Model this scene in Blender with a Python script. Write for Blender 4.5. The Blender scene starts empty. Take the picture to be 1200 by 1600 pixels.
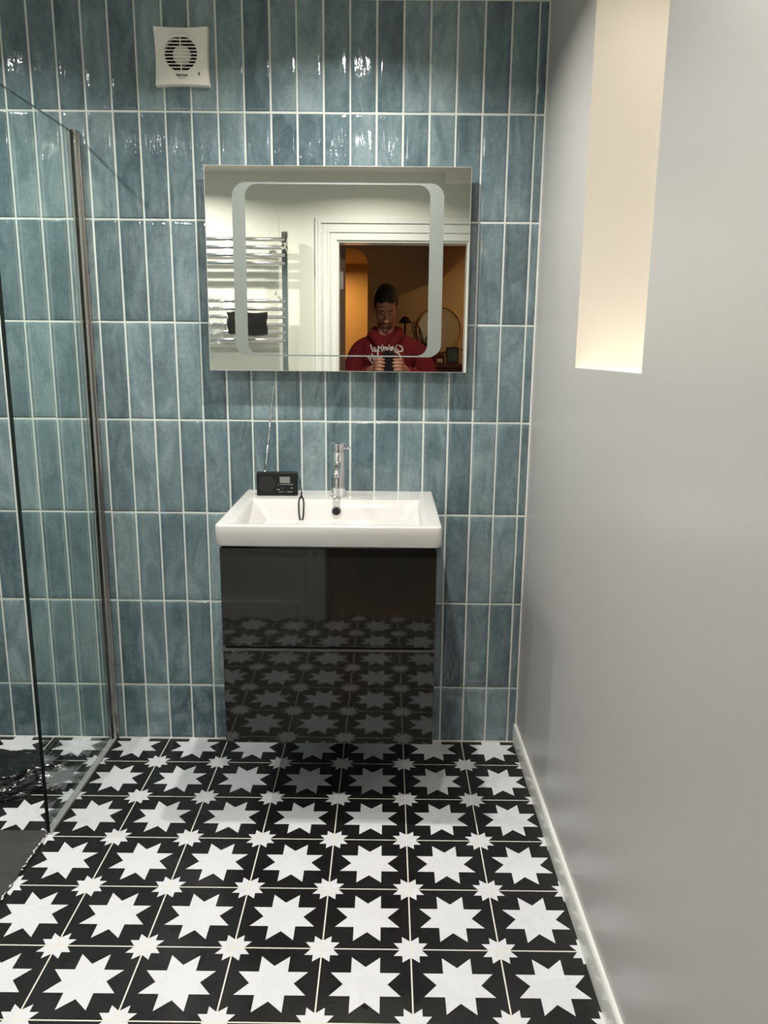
import bpy, bmesh, math, random
from mathutils import Vector, Matrix, noise
random.seed(7)
R = math.radians
C = bpy.context.scene.collection
sc = bpy.context.scene

# ------------------------------------------------------------------ camera, exposure, lights
cam_d = bpy.data.cameras.new('camera')
cam = bpy.data.objects.new('camera', cam_d); C.objects.link(cam); sc.camera = cam
CAM = Vector((0.0, -2.52128, 1.35625)); YAW, PITCH, ROLL, FPX = -0.00293, -0.21227, 0.0096, 1234.4
_f = Vector((math.sin(YAW)*math.cos(PITCH), math.cos(YAW)*math.cos(PITCH), math.sin(PITCH)))
_r = Vector((math.cos(YAW), -math.sin(YAW), 0)); _u = _r.cross(_f)
_r2 = _r*math.cos(ROLL) + _u*math.sin(ROLL); _u2 = _u*math.cos(ROLL) - _r*math.sin(ROLL)
cam.matrix_world = Matrix(((_r2.x, _u2.x, -_f.x, CAM.x), (_r2.y, _u2.y, -_f.y, CAM.y), (_r2.z, _u2.z, -_f.z, CAM.z), (0, 0, 0, 1)))
cam_d.sensor_fit = 'VERTICAL'; cam_d.sensor_height = 24.0; cam_d.lens = 24.0*FPX/1600.0
cam_d.clip_start = 0.005; cam_d.clip_end = 50
sc.view_settings.view_transform = 'Standard'; sc.view_settings.look = 'None'
sc.view_settings.gamma = 1.0; sc.view_settings.use_curve_mapping = False
sc.view_settings.exposure = -0.28
w = bpy.data.worlds.new('night'); sc.world = w; w.use_nodes = True
w.node_tree.nodes['Background'].inputs[0].default_value = (0.01, 0.012, 0.018, 1)
sc.cycles.use_denoising = True
sc.cycles.max_bounces = 14; sc.cycles.transparent_max_bounces = 16; sc.cycles.glossy_bounces = 8; sc.cycles.diffuse_bounces = 6
sc.cycles.sample_clamp_indirect = 120.0; sc.cycles.blur_glossy = 0.05

CEIL = 2.335
DOWNLIGHTS = [(-0.13, -0.54, 17.0, 147, 0.035), (-1.31, -0.54, 15.0, 147, 0.035), (-0.13, -1.64, 14.0, 156, 0.045), (-1.12, -1.68, 18.0, 156, 0.05)]
LIGHT_COL = (1.0, 0.965, 0.915)
def area_light(name, loc, power, size, col, spread=180, rot=(0, 0, 0)):
    d = bpy.data.lights.new(name, 'AREA'); d.shape = 'DISK'; d.size = size; d.energy = power; d.color = col; d.spread = R(spread)
    o = bpy.data.objects.new(name, d); C.objects.link(o); o.location = loc; o.rotation_euler = rot
    return o
for lx, ly, pw, spd, sz in DOWNLIGHTS:
    area_light('downlight_beam', (lx, ly, CEIL-0.012), pw, sz, LIGHT_COL, spd)
area_light('recess_spot', (0.600, -0.80, 2.235), 1.15, 0.03, (1.0, 0.92, 0.80), 150)
area_light('alcove_light', (-0.55, -4.2, 2.10), 10.0, 0.12, (1.0, 0.52, 0.16), 180)
area_light('hall_light', (0.9, -3.1, 2.14), 4.0, 0.10, (1.0, 0.62, 0.30), 180)

# ------------------------------------------------------------------ materials
def nt(name):
    m = bpy.data.materials.new(name); m.use_nodes = True
    n = m.node_tree; b = n.nodes['Principled BSDF']
    return m, n, b
def N(n, typ, **kw):
    x = n.nodes.new(typ)
    for k, v in kw.items():
        if k.startswith('i_'):
            x.inputs[int(k[2:])].default_value = v
        else: setattr(x, k, v)
    return x
def L(n, a, b): n.links.new(a, b)
def srgb(r, g, b):
    f = lambda c: (c/255/12.92) if c/255 <= 0.04045 else ((c/255+0.055)/1.055)**2.4
    return (f(r), f(g), f(b), 1)
def math_(n, op, a, b=None, c=None, clamp=False):
    x = n.nodes.new('ShaderNodeMath'); x.operation = op; x.use_clamp = clamp
    for i, v in enumerate((a, b, c)):
        if v is None: continue
        if isinstance(v, (int, float)): x.inputs[i].default_value = v
        else: n.links.new(v, x.inputs[i])
    return x.outputs[0]
def simple(name, col, rough=0.5, metal=0.0, spec=0.5, coat=0.0, var=0.0, vscale=8.0, bump=0.0, bscale=60.0, coat_rough=0.03):
    m, n, b = nt(name)
    b.inputs['Base Color'].default_value = col; b.inputs['Roughness'].default_value = rough
    b.inputs['Metallic'].default_value = metal; b.inputs['Specular IOR Level'].default_value = spec
    b.inputs['Coat Weight'].default_value = coat; b.inputs['Coat Roughness'].default_value = coat_rough
    tc = N(n, 'ShaderNodeTexCoord')
    if var > 0:
        no = N(n, 'ShaderNodeTexNoise'); no.inputs['Scale'].default_value = vscale; no.inputs['Detail'].default_value = 4
        L(n, tc.outputs['Object'], no.inputs['Vector'])
        mx = N(n, 'ShaderNodeMix', data_type='RGBA'); 
        mx.inputs[6].default_value = tuple(c*(1-var) for c in col[:3])+(1,); mx.inputs[7].default_value = tuple(min(1, c*(1+var)) for c in col[:3])+(1,)
        L(n, no.outputs['Fac'], mx.inputs[0]); L(n, mx.outputs[2], b.inputs['Base Color'])
    if bump > 0:
        nb = N(n, 'ShaderNodeTexNoise'); nb.inputs['Scale'].default_value = bscale; nb.inputs['Detail'].default_value = 3
        L(n, tc.outputs['Object'], nb.inputs['Vector'])
        bp = N(n, 'ShaderNodeBump'); bp.inputs['Strength'].default_value = 1.0; bp.inputs['Distance'].default_value = bump
        L(n, nb.outputs['Fac'], bp.inputs['Height']); L(n, bp.outputs['Normal'], b.inputs['Normal'])
    return m

def tile_material():
    m, n, b = nt('glazed_teal_tile')
    tc = N(n, 'ShaderNodeTexCoord'); at = N(n, 'ShaderNodeAttribute', attribute_name='tint')
    sep = N(n, 'ShaderNodeSeparateColor'); L(n, at.outputs['Color'], sep.inputs[0])
    # offset the pattern of each tile
    off = N(n, 'ShaderNodeCombineXYZ'); L(n, math_(n, 'MULTIPLY', sep.outputs[1], 13.0), off.inputs[0]); L(n, math_(n, 'MULTIPLY', sep.outputs[2], 17.0), off.inputs[2])
    add = N(n, 'ShaderNodeVectorMath', operation='ADD'); L(n, tc.outputs['Object'], add.inputs[0]); L(n, off.outputs[0], add.inputs[1])
    mp = N(n, 'ShaderNodeMapping'); mp.inputs['Scale'].default_value = (1.0, 1.0, 0.4); L(n, add.outputs[0], mp.inputs['Vector'])
    cl = N(n, 'ShaderNodeTexNoise'); cl.inputs['Scale'].default_value = 16; cl.inputs['Detail'].default_value = 5; cl.inputs['Roughness'].default_value = 0.62; cl.inputs['Distortion'].default_value = 0.8
    L(n, mp.outputs[0], cl.inputs['Vector'])
    mott = N(n, 'ShaderNodeTexNoise'); mott.inputs['Scale'].default_value = 90; mott.inputs['Detail'].default_value = 4; L(n, add.outputs[0], mott.inputs['Vector'])
    v = math_(n, 'ADD', math_(n, 'MULTIPLY', cl.outputs['Fac'], 1.05), math_(n, 'MULTIPLY', mott.outputs['Fac'], 0.30))
    v = math_(n, 'ADD', v, math_(n, 'MULTIPLY', sep.outputs[0], 0.40))
    v = math_(n, 'SUBTRACT', v, 0.40, clamp=True)
    ramp = N(n, 'ShaderNodeValToRGB'); e = ramp.color_ramp.elements
    e[0].position = 0.18; e[0].color = TILE_DARK
    e[1].position = 0.86; e[1].color = TILE_LIGHT
    k = e.new(0.5); k.color = TILE_MID
    L(n, v, ramp.inputs[0]); L(n, ramp.outputs[0], b.inputs['Base Color'])
    b.inputs['Roughness'].default_value = 0.045; b.inputs['Specular IOR Level'].default_value = 0.75
    # rippled hand-made glaze: long vertical ridges, patchy
    mp2 = N(n, 'ShaderNodeMapping'); mp2.inputs['Scale'].default_value = (1.0, 1.0, 0.30); L(n, add.outputs[0], mp2.inputs['Vector'])
    r1 = N(n, 'ShaderNodeTexNoise'); r1.inputs['Scale'].default_value = 26; r1.inputs['Detail'].default_value = 1.5; r1.inputs['Distortion'].default_value = 0.6
    L(n, mp2.outputs[0], r1.inputs['Vector'])
    r2 = N(n, 'ShaderNodeTexNoise'); r2.inputs['Scale'].default_value = 120; r2.inputs['Detail'].default_value = 2; L(n, add.outputs[0], r2.inputs['Vector'])
    msk = N(n, 'ShaderNodeTexNoise'); msk.inputs['Scale'].default_value = 6; L(n, add.outputs[0], msk.inputs['Vector'])
    mk = math_(n, 'MULTIPLY', math_(n, 'SUBTRACT', msk.outputs['Fac'], 0.36, clamp=True), 4.5, clamp=True)
    h = math_(n, 'ADD', math_(n, 'MULTIPLY', r1.outputs['Fac'], 0.75), math_(n, 'MULTIPLY', math_(n, 'MULTIPLY', r2.outputs['Fac'], 0.15), mk))
    mp3 = N(n, 'ShaderNodeMapping'); mp3.inputs['Scale'].default_value = (1.0, 1.0, 0.22); L(n, add.outputs[0], mp3.inputs['Vector'])
    r3 = N(n, 'ShaderNodeTexNoise'); r3.inputs['Scale'].default_value = 30; r3.inputs['Detail'].default_value = 2.5; r3.inputs['Distortion'].default_value = 0.9
    L(n, mp3.outputs[0], r3.inputs['Vector'])
    rid = math_(n, 'POWER', math_(n, 'SUBTRACT', 1.0, math_(n, 'ABSOLUTE', math_(n, 'MULTIPLY', math_(n, 'SUBTRACT', r3.outputs['Fac'], 0.5), 5.0)), clamp=True), 3.0)
    h = math_(n, 'ADD', h, math_(n, 'MULTIPLY', rid, math_(n, 'MULTIPLY', mk, 0.12)))
    bp = N(n, 'ShaderNodeBump'); bp.inputs['Strength'].default_value = 1.0; bp.inputs['Distance'].default_value = 0.0022
    L(n, h, bp.inputs['Height']); L(n, bp.outputs['Normal'], b.inputs['Normal'])
    return m
TILE_DARK = srgb(74, 92, 98); TILE_MID = srgb(104, 124, 129); TILE_LIGHT = srgb(143, 161, 163)
M_TILE = tile_material()
M_GROUT = simple('pale_grout', srgb(206, 211, 203), 0.8, var=0.06, vscale=40)

FT, FX0, FY0 = 0.20245, 0.26841, -0.15835
def floor_material():
    m, n, b = nt('star_floor_tile')
    tc = N(n, 'ShaderNodeTexCoord'); sp = N(n, 'ShaderNodeSeparateXYZ'); L(n, tc.outputs['Object'], sp.inputs[0])
    def axis(s, o):
        t = math_(n, 'DIVIDE', math_(n, 'SUBTRACT', s, o), FT)
        fr = math_(n, 'FRACT', math_(n, 'ADD', t, 100.0))
        return math_(n, 'ABSOLUTE', math_(n, 'SUBTRACT', math_(n, 'MULTIPLY', fr, 2.0), 1.0)), math_(n, 'FLOOR', math_(n, 'ADD', t, 100.0))
    X, ix = axis(sp.outputs[0], FX0); Y, iy = axis(sp.outputs[1], FY0)
    def star(x, y, a, bb, c):
        u = math_(n, 'MAXIMUM', x, y); v = math_(n, 'MINIMUM', x, y)
        lim = math_(n, 'ADD', math_(n, 'MULTIPLY', v, (a-c)/bb), c)
        return math_(n, 'MULTIPLY', math_(n, 'LESS_THAN', v, bb), math_(n, 'LESS_THAN', u, lim))
    X1 = math_(n, 'SUBTRACT', 1.0, X); Y1 = math_(n, 'SUBTRACT', 1.0, Y)
    s = math_(n, 'MAXIMUM', star(X, Y, 0.755, 0.315, 0.475), star(X1, Y1, 0.385, 0.192, 0.238))
    g = math_(n, 'MAXIMUM', math_(n, 'LESS_THAN', X1, 0.0165), math_(n, 'LESS_THAN', Y1, 0.0165))
    no = N(n, 'ShaderNodeTexNoise'); no.inputs['Scale'].default_value = 9; no.inputs['Detail'].default_value = 5; L(n, tc.outputs['Object'], no.inputs['Vector'])
    spk = N(n, 'ShaderNodeTexNoise'); spk.inputs['Scale'].default_value = 55; spk.inputs['Detail'].default_value = 1; L(n, tc.outputs['Object'], spk.inputs['Vector'])
    spot = math_(n, 'GREATER_THAN', spk.outputs['Fac'], 0.80)
    w1 = N(n, 'ShaderNodeMix', data_type='RGBA'); w1.inputs[6].default_value = srgb(203, 204, 207); w1.inputs[7].default_value = srgb(218, 219, 222); L(n, no.outputs['Fac'], w1.inputs[0])
    w2 = N(n, 'ShaderNodeMix', data_type='RGBA'); w2.inputs[7].default_value = srgb(150, 145, 138); L(n, spot, w2.inputs[0]); L(n, w1.outputs[2], w2.inputs[6])
    k1 = N(n, 'ShaderNodeMix', data_type='RGBA'); k1.inputs[6].default_value = srgb(20, 20, 19); k1.inputs[7].default_value = srgb(30, 29, 28); L(n, no.outputs['Fac'], k1.inputs[0])
    mx = N(n, 'ShaderNodeMix', data_type='RGBA'); L(n, s, mx.inputs[0]); L(n, k1.outputs[2], mx.inputs[6]); L(n, w2.outputs[2], mx.inputs[7])
    mg = N(n, 'ShaderNodeMix', data_type='RGBA'); L(n, g, mg.inputs[0]); L(n, mx.outputs[2], mg.inputs[6]); mg.inputs[7].default_value = srgb(214, 211, 200)
    L(n, mg.outputs[2], b.inputs['Base Color'])
    rg = math_(n, 'ADD', math_(n, 'MULTIPLY', g, 0.5), math_(n, 'ADD', 0.20, math_(n, 'MULTIPLY', no.outputs['Fac'], 0.16)))
    L(n, rg, b.inputs['Roughness']); b.inputs['Specular IOR Level'].default_value = 0.45
    wv = N(n, 'ShaderNodeTexNoise'); wv.inputs['Scale'].default_value = 7; L(n, tc.outputs['Object'], wv.inputs['Vector'])
    h = math_(n, 'ADD', math_(n, 'MULTIPLY', g, -0.0008), math_(n, 'MULTIPLY', wv.outputs['Fac'], 0.0006))
    bp = N(n, 'ShaderNodeBump'); bp.inputs['Distance'].default_value = 1.0; bp.inputs['Strength'].default_value = 0.6
    L(n, h, bp.inputs['Height']); L(n, bp.outputs['Normal'], b.inputs['Normal'])
    return m
M_FLOOR = floor_material()
M_GREYWALL = simple('grey_satin_paint', srgb(181, 179, 176), 0.3, spec=0.4, bump=0.0006, bscale=9, var=0.03, vscale=2)
M_WHITEWALL = simple('cream_white_paint', srgb(226, 226, 214), 0.55, bump=0.0008, bscale=12)
M_REVEAL = simple('warm_white_paint', srgb(244, 238, 226), 0.6)
M_CEIL = simple('ceiling_paint', srgb(226, 220, 212), 0.7)
M_GLOSSWHITE = simple('white_gloss_paint', srgb(226, 226, 220), 0.18, spec=0.6)
M_CERAMIC = simple('white_ceramic', srgb(206, 204, 200), 0.07, spec=0.6)
M_CHROME = simple('chrome', (0.84, 0.84, 0.85, 1), 0.10, metal=1.0)
M_RAIL = simple('chrome_rail', (0.86, 0.86, 0.87, 1), 0.2, metal=1.0)
M_STEEL = simple('brushed_aluminium', (0.62, 0.60, 0.58, 1), 0.22, metal=1.0)
M_MIRROR = simple('mirror_silver', (0.91, 0.93, 0.88, 1), 0.0, metal=1.0)
M_FROST = simple('frosted_mirror_band', (0.27, 0.30, 0.28, 1), 0.5, metal=0.6)
M_MEDGE = simple('polished_mirror_edge', srgb(205, 205, 198), 0.2, metal=0.3)
M_BLACKPL = simple('black_plastic', srgb(20, 20, 20), 0.45, spec=0.25, bump=0.0002, bscale=500)
M_WHITEPL = simple('cream_white_plastic', srgb(246, 241, 230), 0.3)
M_DARK = simple('dark_void', (0.006, 0.006, 0.006, 1), 0.8)
M_VANITY = simple('anthracite_gloss_lacquer', srgb(36, 35, 32), 0.03, spec=0.55, bump=0.00012, bscale=14)
M_VANBODY = simple('anthracite_carcass', srgb(44, 43, 41), 0.4)
M_SLATE = simple('grey_slate_slab', srgb(56, 55, 53), 0.55, var=0.35, vscale=18, bump=0.003, bscale=40)
M_BAG = simple('black_bin_liner', (0.008, 0.008, 0.009, 1), 0.16, spec=0.6, bump=0.004, bscale=22)
M_LCD = simple('grey_lcd', srgb(120, 122, 120), 0.2)
M_MARK = simple('pale_print', srgb(185, 185, 180), 0.5)
M_GREYPRINT = simple('grey_print', srgb(110, 110, 108), 0.5)
M_HALLWALL = simple('hall_paint', srgb(205, 180, 140), 0.8)
M_HALLFLOOR = simple('hall_wood_floor', srgb(120, 82, 50), 0.4, var=0.3, vscale=6)
M_DOORWOOD = simple('dark_stained_wood', srgb(70, 48, 28), 0.45, var=0.3, vscale=12)
M_REDWOOD = simple('red_brown_wood', srgb(84, 40, 24), 0.35, var=0.25, vscale=10)
M_PALEWOOD = simple('pale_ring_wood', srgb(190, 160, 100), 0.5)
M_LEAF = simple('dark_leaf', srgb(34, 44, 26), 0.5)
M_BRANCH = simple('dark_branch', srgb(26, 16, 12), 0.6)
M_SKIN = simple('skin', srgb(178, 124, 100), 0.5)
M_HAIR = simple('black_hair', srgb(18, 14, 12), 0.6, bump=0.002, bscale=300)
M_BEARD = simple('dark_stubble', srgb(112, 74, 60), 0.7)
M_HOODIE = simple('red_sweatshirt', srgb(112, 12, 22), 0.9, bump=0.004, bscale=30)
M_JEANS = simple('dark_denim', srgb(34, 40, 58), 0.9, bump=0.002, bscale=60)
M_SHOE = simple('dark_shoe', srgb(28, 26, 26), 0.5)
M_CORD = simple('white_cord', srgb(225, 220, 208), 0.7)
M_FOIL = simple('dark_grey_film', srgb(52, 50, 48), 0.14, spec=0.6, bump=0.003, bscale=26)
M_NIGHT = simple('night_window_glass', (0.01, 0.012, 0.016, 1), 0.04)
M_PHONE = simple('black_phone_glass', (0.008, 0.008, 0.01, 1), 0.12)
M_REDCARD = simple('dark_red_card', srgb(90, 18, 16), 0.6)
M_TREE = simple('green_glaze', srgb(60, 66, 58), 0.25, var=0.3)

def glass_material():
    m = bpy.data.materials.new('clear_shower_glass'); m.use_nodes = True
    n = m.node_tree; n.nodes.clear()
    out = N(n, 'ShaderNodeOutputMaterial'); tr = N(n, 'ShaderNodeBsdfTransparent'); gl = N(n, 'ShaderNodeBsdfGlossy')
    tr.inputs[0].default_value = (0.955, 0.985, 0.97, 1); gl.inputs['Roughness'].default_value = 0.0; gl.inputs[0].default_value = (0.95, 1, 0.97, 1)
    ge = N(n, 'ShaderNodeNewGeometry'); vm = N(n, 'ShaderNodeVectorMath', operation='DOT_PRODUCT')
    L(n, ge.outputs['Normal'], vm.inputs[0]); L(n, ge.outputs['Incoming'], vm.inputs[1])
    c = math_(n, 'ABSOLUTE', vm.outputs['Value'])
    p = math_(n, 'POWER', math_(n, 'SUBTRACT', 1.0, c, clamp=True), 5.0)
    f = math_(n, 'ADD', math_(n, 'MULTIPLY', p, 0.96), 0.04, clamp=True)
    mx = N(n, 'ShaderNodeMixShader'); L(n, f, mx.inputs[0]); L(n, tr.outputs[0], mx.inputs[1]); L(n, gl.outputs[0], mx.inputs[2]); L(n, mx.outputs[0], out.inputs[0])
    return m
M_GLASS = glass_material()
M_GLASSEDGE = simple('dark_green_glass_edge', (0.003, 0.008, 0.007, 1), 0.12)
def emis(name, col, s):
    m, n, b = nt(name); b.inputs['Base Color'].default_value = (0.8, 0.8, 0.8, 1)
    b.inputs['Emission Color'].default_value = col; b.inputs['Emission Strength'].default_value = s
    return m
M_LAMP = emis('lit_lamp_lens', (1, 0.93, 0.82, 1), 3.0)

# ------------------------------------------------------------------ helpers
def link(name, bm, mat, parent=None, smooth=False):
    me = bpy.data.meshes.new(name); bm.normal_update(); bm.to_mesh(me); bm.free()
    for mm in (mat if isinstance(mat, (list, tuple)) else [mat]): me.materials.append(mm)
    if smooth:
        for p in me.polygons: p.use_smooth = True
    o = bpy.data.objects.new(name, me); C.objects.link(o)
    if parent is not None: o.parent = parent
    return o
def tag(o, label=None, cat=None, group=None, kind=None):
    if label: o['label'] = label
    if cat: o['category'] = cat
    if group: o['group'] = group
    if kind: o['kind'] = kind
    return o
def thing(name, label, cat, loc=(0, 0, 0), group=None, rz=0):
    o = bpy.data.objects.new(name, None); o.empty_display_size = 0.05; C.objects.link(o); o.location = loc; o.rotation_euler = (0, 0, rz)
    return tag(o, label, cat, group)
def box(bm, a, b, bevel=0.0, seg=2, M=None):
    a, b = Vector(a), Vector(b)
    g = bmesh.ops.create_cube(bm, size=1.0); vs = g['verts']
    for v in vs: v.co = Vector(((a.x+b.x)/2+v.co.x*(b.x-a.x), (a.y+b.y)/2+v.co.y*(b.y-a.y), (a.z+b.z)/2+v.co.z*(b.z-a.z)))
    if bevel > 0:
        es = list({e for v in vs for e in v.link_edges})
        r = bmesh.ops.bevel(bm, geom=es, offset=bevel, segments=seg, profile=0.5, affect='EDGES')
        vs = list({v for f in r['faces'] for v in f.verts} | {v for v in vs if v.is_valid})
    if M is not None:
        for v in vs: v.co = M @ v.co
    return vs
def boxobj(name, a, b, mat, parent=None, bevel=0.0, seg=2, M=None, smooth=False):
    bm = bmesh.new(); box(bm, a, b, bevel, seg, M); return link(name, bm, mat, parent, smooth)
def tube(bm, pts, rad, n=12, caps=True, closed=False):
    pts = [Vector(p) for p in pts]; rings = []
    rr = rad if isinstance(rad, (list, tuple)) else [rad]*len(pts)
    up = None
    for i, p in enumerate(pts):
        if closed: d = pts[(i+1) % len(pts)]-pts[i-1]
        else: d = pts[min(i+1, len(pts)-1)]-pts[max(i-1, 0)]
        d.normalize()
        if up is None: up = Vector((0, 0, 1)) if abs(d.z) < 0.9 else Vector((1, 0, 0))
        s = d.cross(up); s.normalize(); t = s.cross(d); up = t
        rings.append([bm.verts.new(p+(s*math.cos(2*math.pi*k/n)+t*math.sin(2*math.pi*k/n))*rr[i]) for k in range(n)])
    m = len(rings)
    for i in range(m if closed else m-1):
        A, B = rings[i], rings[(i+1) % m]
        for k in range(n): bm.faces.new((A[k], A[(k+1) % n], B[(k+1) % n], B[k]))
    if caps and not closed: bm.faces.new(rings[0][::-1]); bm.faces.new(rings[-1])
def spline(pts, sub=8):
    P = [Vector(p) for p in pts]; out = []
    for i in range(len(P)-1):
        a, b, c, d = P[max(i-1, 0)], P[i], P[i+1], P[min(i+2, len(P)-1)]
        for k in range(sub):
            t = k/sub; out.append(0.5*((2*b)+(c-a)*t+(2*a-5*b+4*c-d)*t*t+(3*b-a-3*c+d)*t**3))
    out.append(P[-1]); return out
def lathe(bm, prof, n=32, M=None):
    rings = []
    for r, z in prof:
        rings.append([bm.verts.new((r*math.cos(2*math.pi*k/n), r*math.sin(2*math.pi*k/n), z)) for k in range(n)])
    for A, B in zip(rings, rings[1:]):
        for k in range(n): bm.faces.new((A[k], A[(k+1) % n], B[(k+1) % n], B[k]))
    bm.faces.new(rings[0][::-1]); bm.faces.new(rings[-1])
    if M is not None:
        for rg in rings:
            for v in rg: v.co = M @ v.co
def auto_smooth(o, ang=35):
    for p in o.data.polygons: p.use_smooth = True
    o.data.set_sharp_from_angle(angle=R(ang)); return o
def quad(name, pts, mat, kind=None):
    bm = bmesh.new(); bm.faces.new([bm.verts.new(p) for p in pts]); o = link(name, bm, mat)
    if kind: o['kind'] = kind
    return o
def rrect(x0, x1, z0, z1, r, n=8, radii=None):
    rs = radii or (r, r, r, r)  # BL BR TR TL
    out = []
    for (cx, cz, a0), q in zip(((x0, z0, 180), (x1, z0, 270), (x1, z1, 0), (x0, z1, 90)), rs):
        sx = 1 if cx == x0 else -1; sz = 1 if cz == z0 else -1
        for k in range(n+1):
            a = R(a0+90*k/n); out.append((cx+sx*q+q*math.cos(a), cz+sz*q+q*math.sin(a)))
    return out

# ------------------------------------------------------------------ tiled walls
WX0, WP, RZ1, RP = 0.42723, 0.07787, 2.01276, 0.302
def tiled_wall(name, origin, ud, nd, u0, u1, ulines, zlines, kind='structure'):
    """grout plane plus individually cushioned, slightly uneven tiles; all one surface"""
    origin, ud, nd = Vector(origin), Vector(ud), Vector(nd)
    bm = bmesh.new(); col = bm.verts.layers.float_color.new('tint')
    def P(u, z, h): return origin+ud*u+nd*h+Vector((0, 0, z))
    g = 0.0022
    gv = [bm.verts.new(P(u, z, 0.0013)) for u, z in ((u0, zlines[0]), (u1, zlines[0]), (u1, zlines[-1]), (u0, zlines[-1]))]
    f = bm.faces.new(gv); f.material_index = 1
    for a, b in zip(ulines, ulines[1:]):
        for c, d in zip(zlines, zlines[1:]):
            jit = lambda s: random.uniform(-s, s)
            ua, ub, za, zb = a+g+jit(.0004), b-g+jit(.0004), c+g+jit(.0004), d-g+jit(.0004)
            if ub-ua < 0.006: continue
            nu, nz = 8, 22
            tnt = (random.random(), random.random(), random.random(), 1)
            t1, t2, sd = jit(0.0006), jit(0.0008), random.uniform(0, 99)
            us = [0, .012, .05, .2, .4, .6, .8, .95, .988, 1]
            zs = [0, .004, .016]+[k/14 for k in range(1, 14)]+[.984, .996, 1]
            rows = []
            for zi in zs:
                row = []
                for ui in us:
                    uu, zz = ua+(ub-ua)*ui, za+(zb-za)*zi
                    e = min(uu-ua, ub-uu, zz-za, zb-zz)
                    h = 0.0024*(1-max(0, 1-e/0.0035)**2) - 0.0012*(e < 1e-6)
                    h += 0.0005*noise.noise(Vector((uu*22+sd, zz*7, sd)))*min(1, e/0.004) + t1*(ui-.5)+t2*(zi-.5) + 0.0008
                    v = bm.verts.new(P(uu, zz, h)); v[col] = tnt; row.append(v)
                rows.append(row)
            for r0, r1 in zip(rows, rows[1:]):
                for k in range(len(us)-1):
                    f = bm.faces.new((r0[k], r0[k+1], r1[k+1], r1[k])); f.smooth = True
    if ud.cross(Vector((0, 0, 1))).dot(nd) < 0: bmesh.ops.reverse_faces(bm, faces=bm.faces[:])
    o = link(name, bm, [M_TILE, M_GROUT]); o['kind'] = kind
    return o
ZL = [0.0, RZ1-6*RP]+[RZ1-k*RP for k in range(5, -2, -1)]
XR = 0.4555                     # right-hand corner
XL = -1.72                      # far shower wall
ul = [XL]+[WX0-k*WP for k in range(27, -1, -1) if WX0-k*WP > XL+0.01]+[XR]
tiled_wall('wall_back', (0, 0, 0), (1, 0, 0), (0, -1, 0), XL, XR, ul, ZL)
yl = [-2.18]+[-0.06-k*WP for k in range(30, -1, -1) if -0.06-k*WP > -2.17]+[0.0]
tiled_wall('wall_left', (XL, 0, 0), (0, 1, 0), (1, 0, 0), -2.18, 0, yl, ZL)
# strip of paint between tile top and ceiling, and the wall cores
boxobj('trim_1', (XL, -0.004, ZL[-1]), (XR+.01, 0.10, CEIL+.05), M_WHITEWALL)['kind'] = 'structure'
boxobj('wall_back_core', (XL-.1, 0.002, -.1), (XR+.12, 0.10, CEIL+.05), M_GROUT)['kind'] = 'structure'
boxobj('wall_left_core', (XL-.1, -2.28, -.1), (XL-0.002, 0.10, CEIL+.05), M_GROUT)['kind'] = 'structure'

# floor & ceiling
quad('floor', [(XL-.02, -2.23, 0), (0.56, -2.23, 0), (0.56, 0.02, 0), (XL-.02, 0.02, 0)], M_FLOOR, 'structure')
boxobj('ceiling', (XL-.1, -2.28, CEIL), (0.8, 0.1, CEIL+.1), M_CEIL)['kind'] = 'structure'

boxobj('trim_7', (XL+.001, -0.0065, 0.0002), (XR-.001, -0.0005, 0.0045), M_GLOSSWHITE)['kind'] = 'structure'
boxobj('trim_8', (XR-.0035, -0.0065, 0.0735), (XR+.002, -0.0005, CEIL-.001), M_GLOSSWHITE)['kind'] = 'structure'
# ------------------------------------------------------------------ right wall with the window recess
def xr(y): return 0.4560-0.0100*y
WY0, WY1 = -0.542, -1.046       # far and near sides of the recess
WZF, WZN, WZT, WD = 1.2985, 1.3035, 2.25, 0.27
bm = bmesh.new()
def rv(y, z, dx=0): return bm.verts.new((xr(y)+dx, y, z))
YN = -2.28
pf = [rv(0.05, 0), rv(WY0, 0), rv(WY1, 0), rv(YN, 0)]
pt = [rv(0.05, CEIL+.02), rv(WY0, CEIL+.02), rv(WY1, CEIL+.02), rv(YN, CEIL+.02)]
fb, ft = rv(WY0, WZF), rv(WY0, WZT); nb_, ntp = rv(WY1, WZN), rv(WY1, WZT)
bm.faces.new((pf[0], pf[1], fb, ft, pt[1], pt[0])); bm.faces.new((pf[1], pf[2], nb_, fb)); bm.faces.new((ft, ntp, pt[2], pt[1])); bm.faces.new((pf[2], pf[3], pt[3], pt[2], ntp, nb_))
bmesh.ops.reverse_faces(bm, faces=bm.faces[:])
link('wall_right', bm, M_GREYWALL)['kind'] = 'structure'
bm = bmesh.new()
F0, F1, N0, N1 = [bm.verts.new(c) for c in ((xr(WY0), WY0, WZF), (xr(WY0), WY0, WZT), (xr(WY1), WY1, WZN), (xr(WY1), WY1, WZT))]
f0, f1, n0, n1 = [bm.verts.new(c) for c in ((xr(WY0)+WD, WY0, WZF+.004), (xr(WY0)+WD, WY0, WZT), (xr(WY1)+WD, WY1, WZN+.003), (xr(WY1)+WD, WY1, WZT))]
bm.faces.new((F0, f0, f1, F1)); bm.faces.new((N0, N1, n1, n0)); bm.faces.new((F0, N0, n0, f0)); bm.faces.new((F1, f1, n1, N1))
link('trim_2', bm, M_REVEAL)['kind'] = 'structure'
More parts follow.
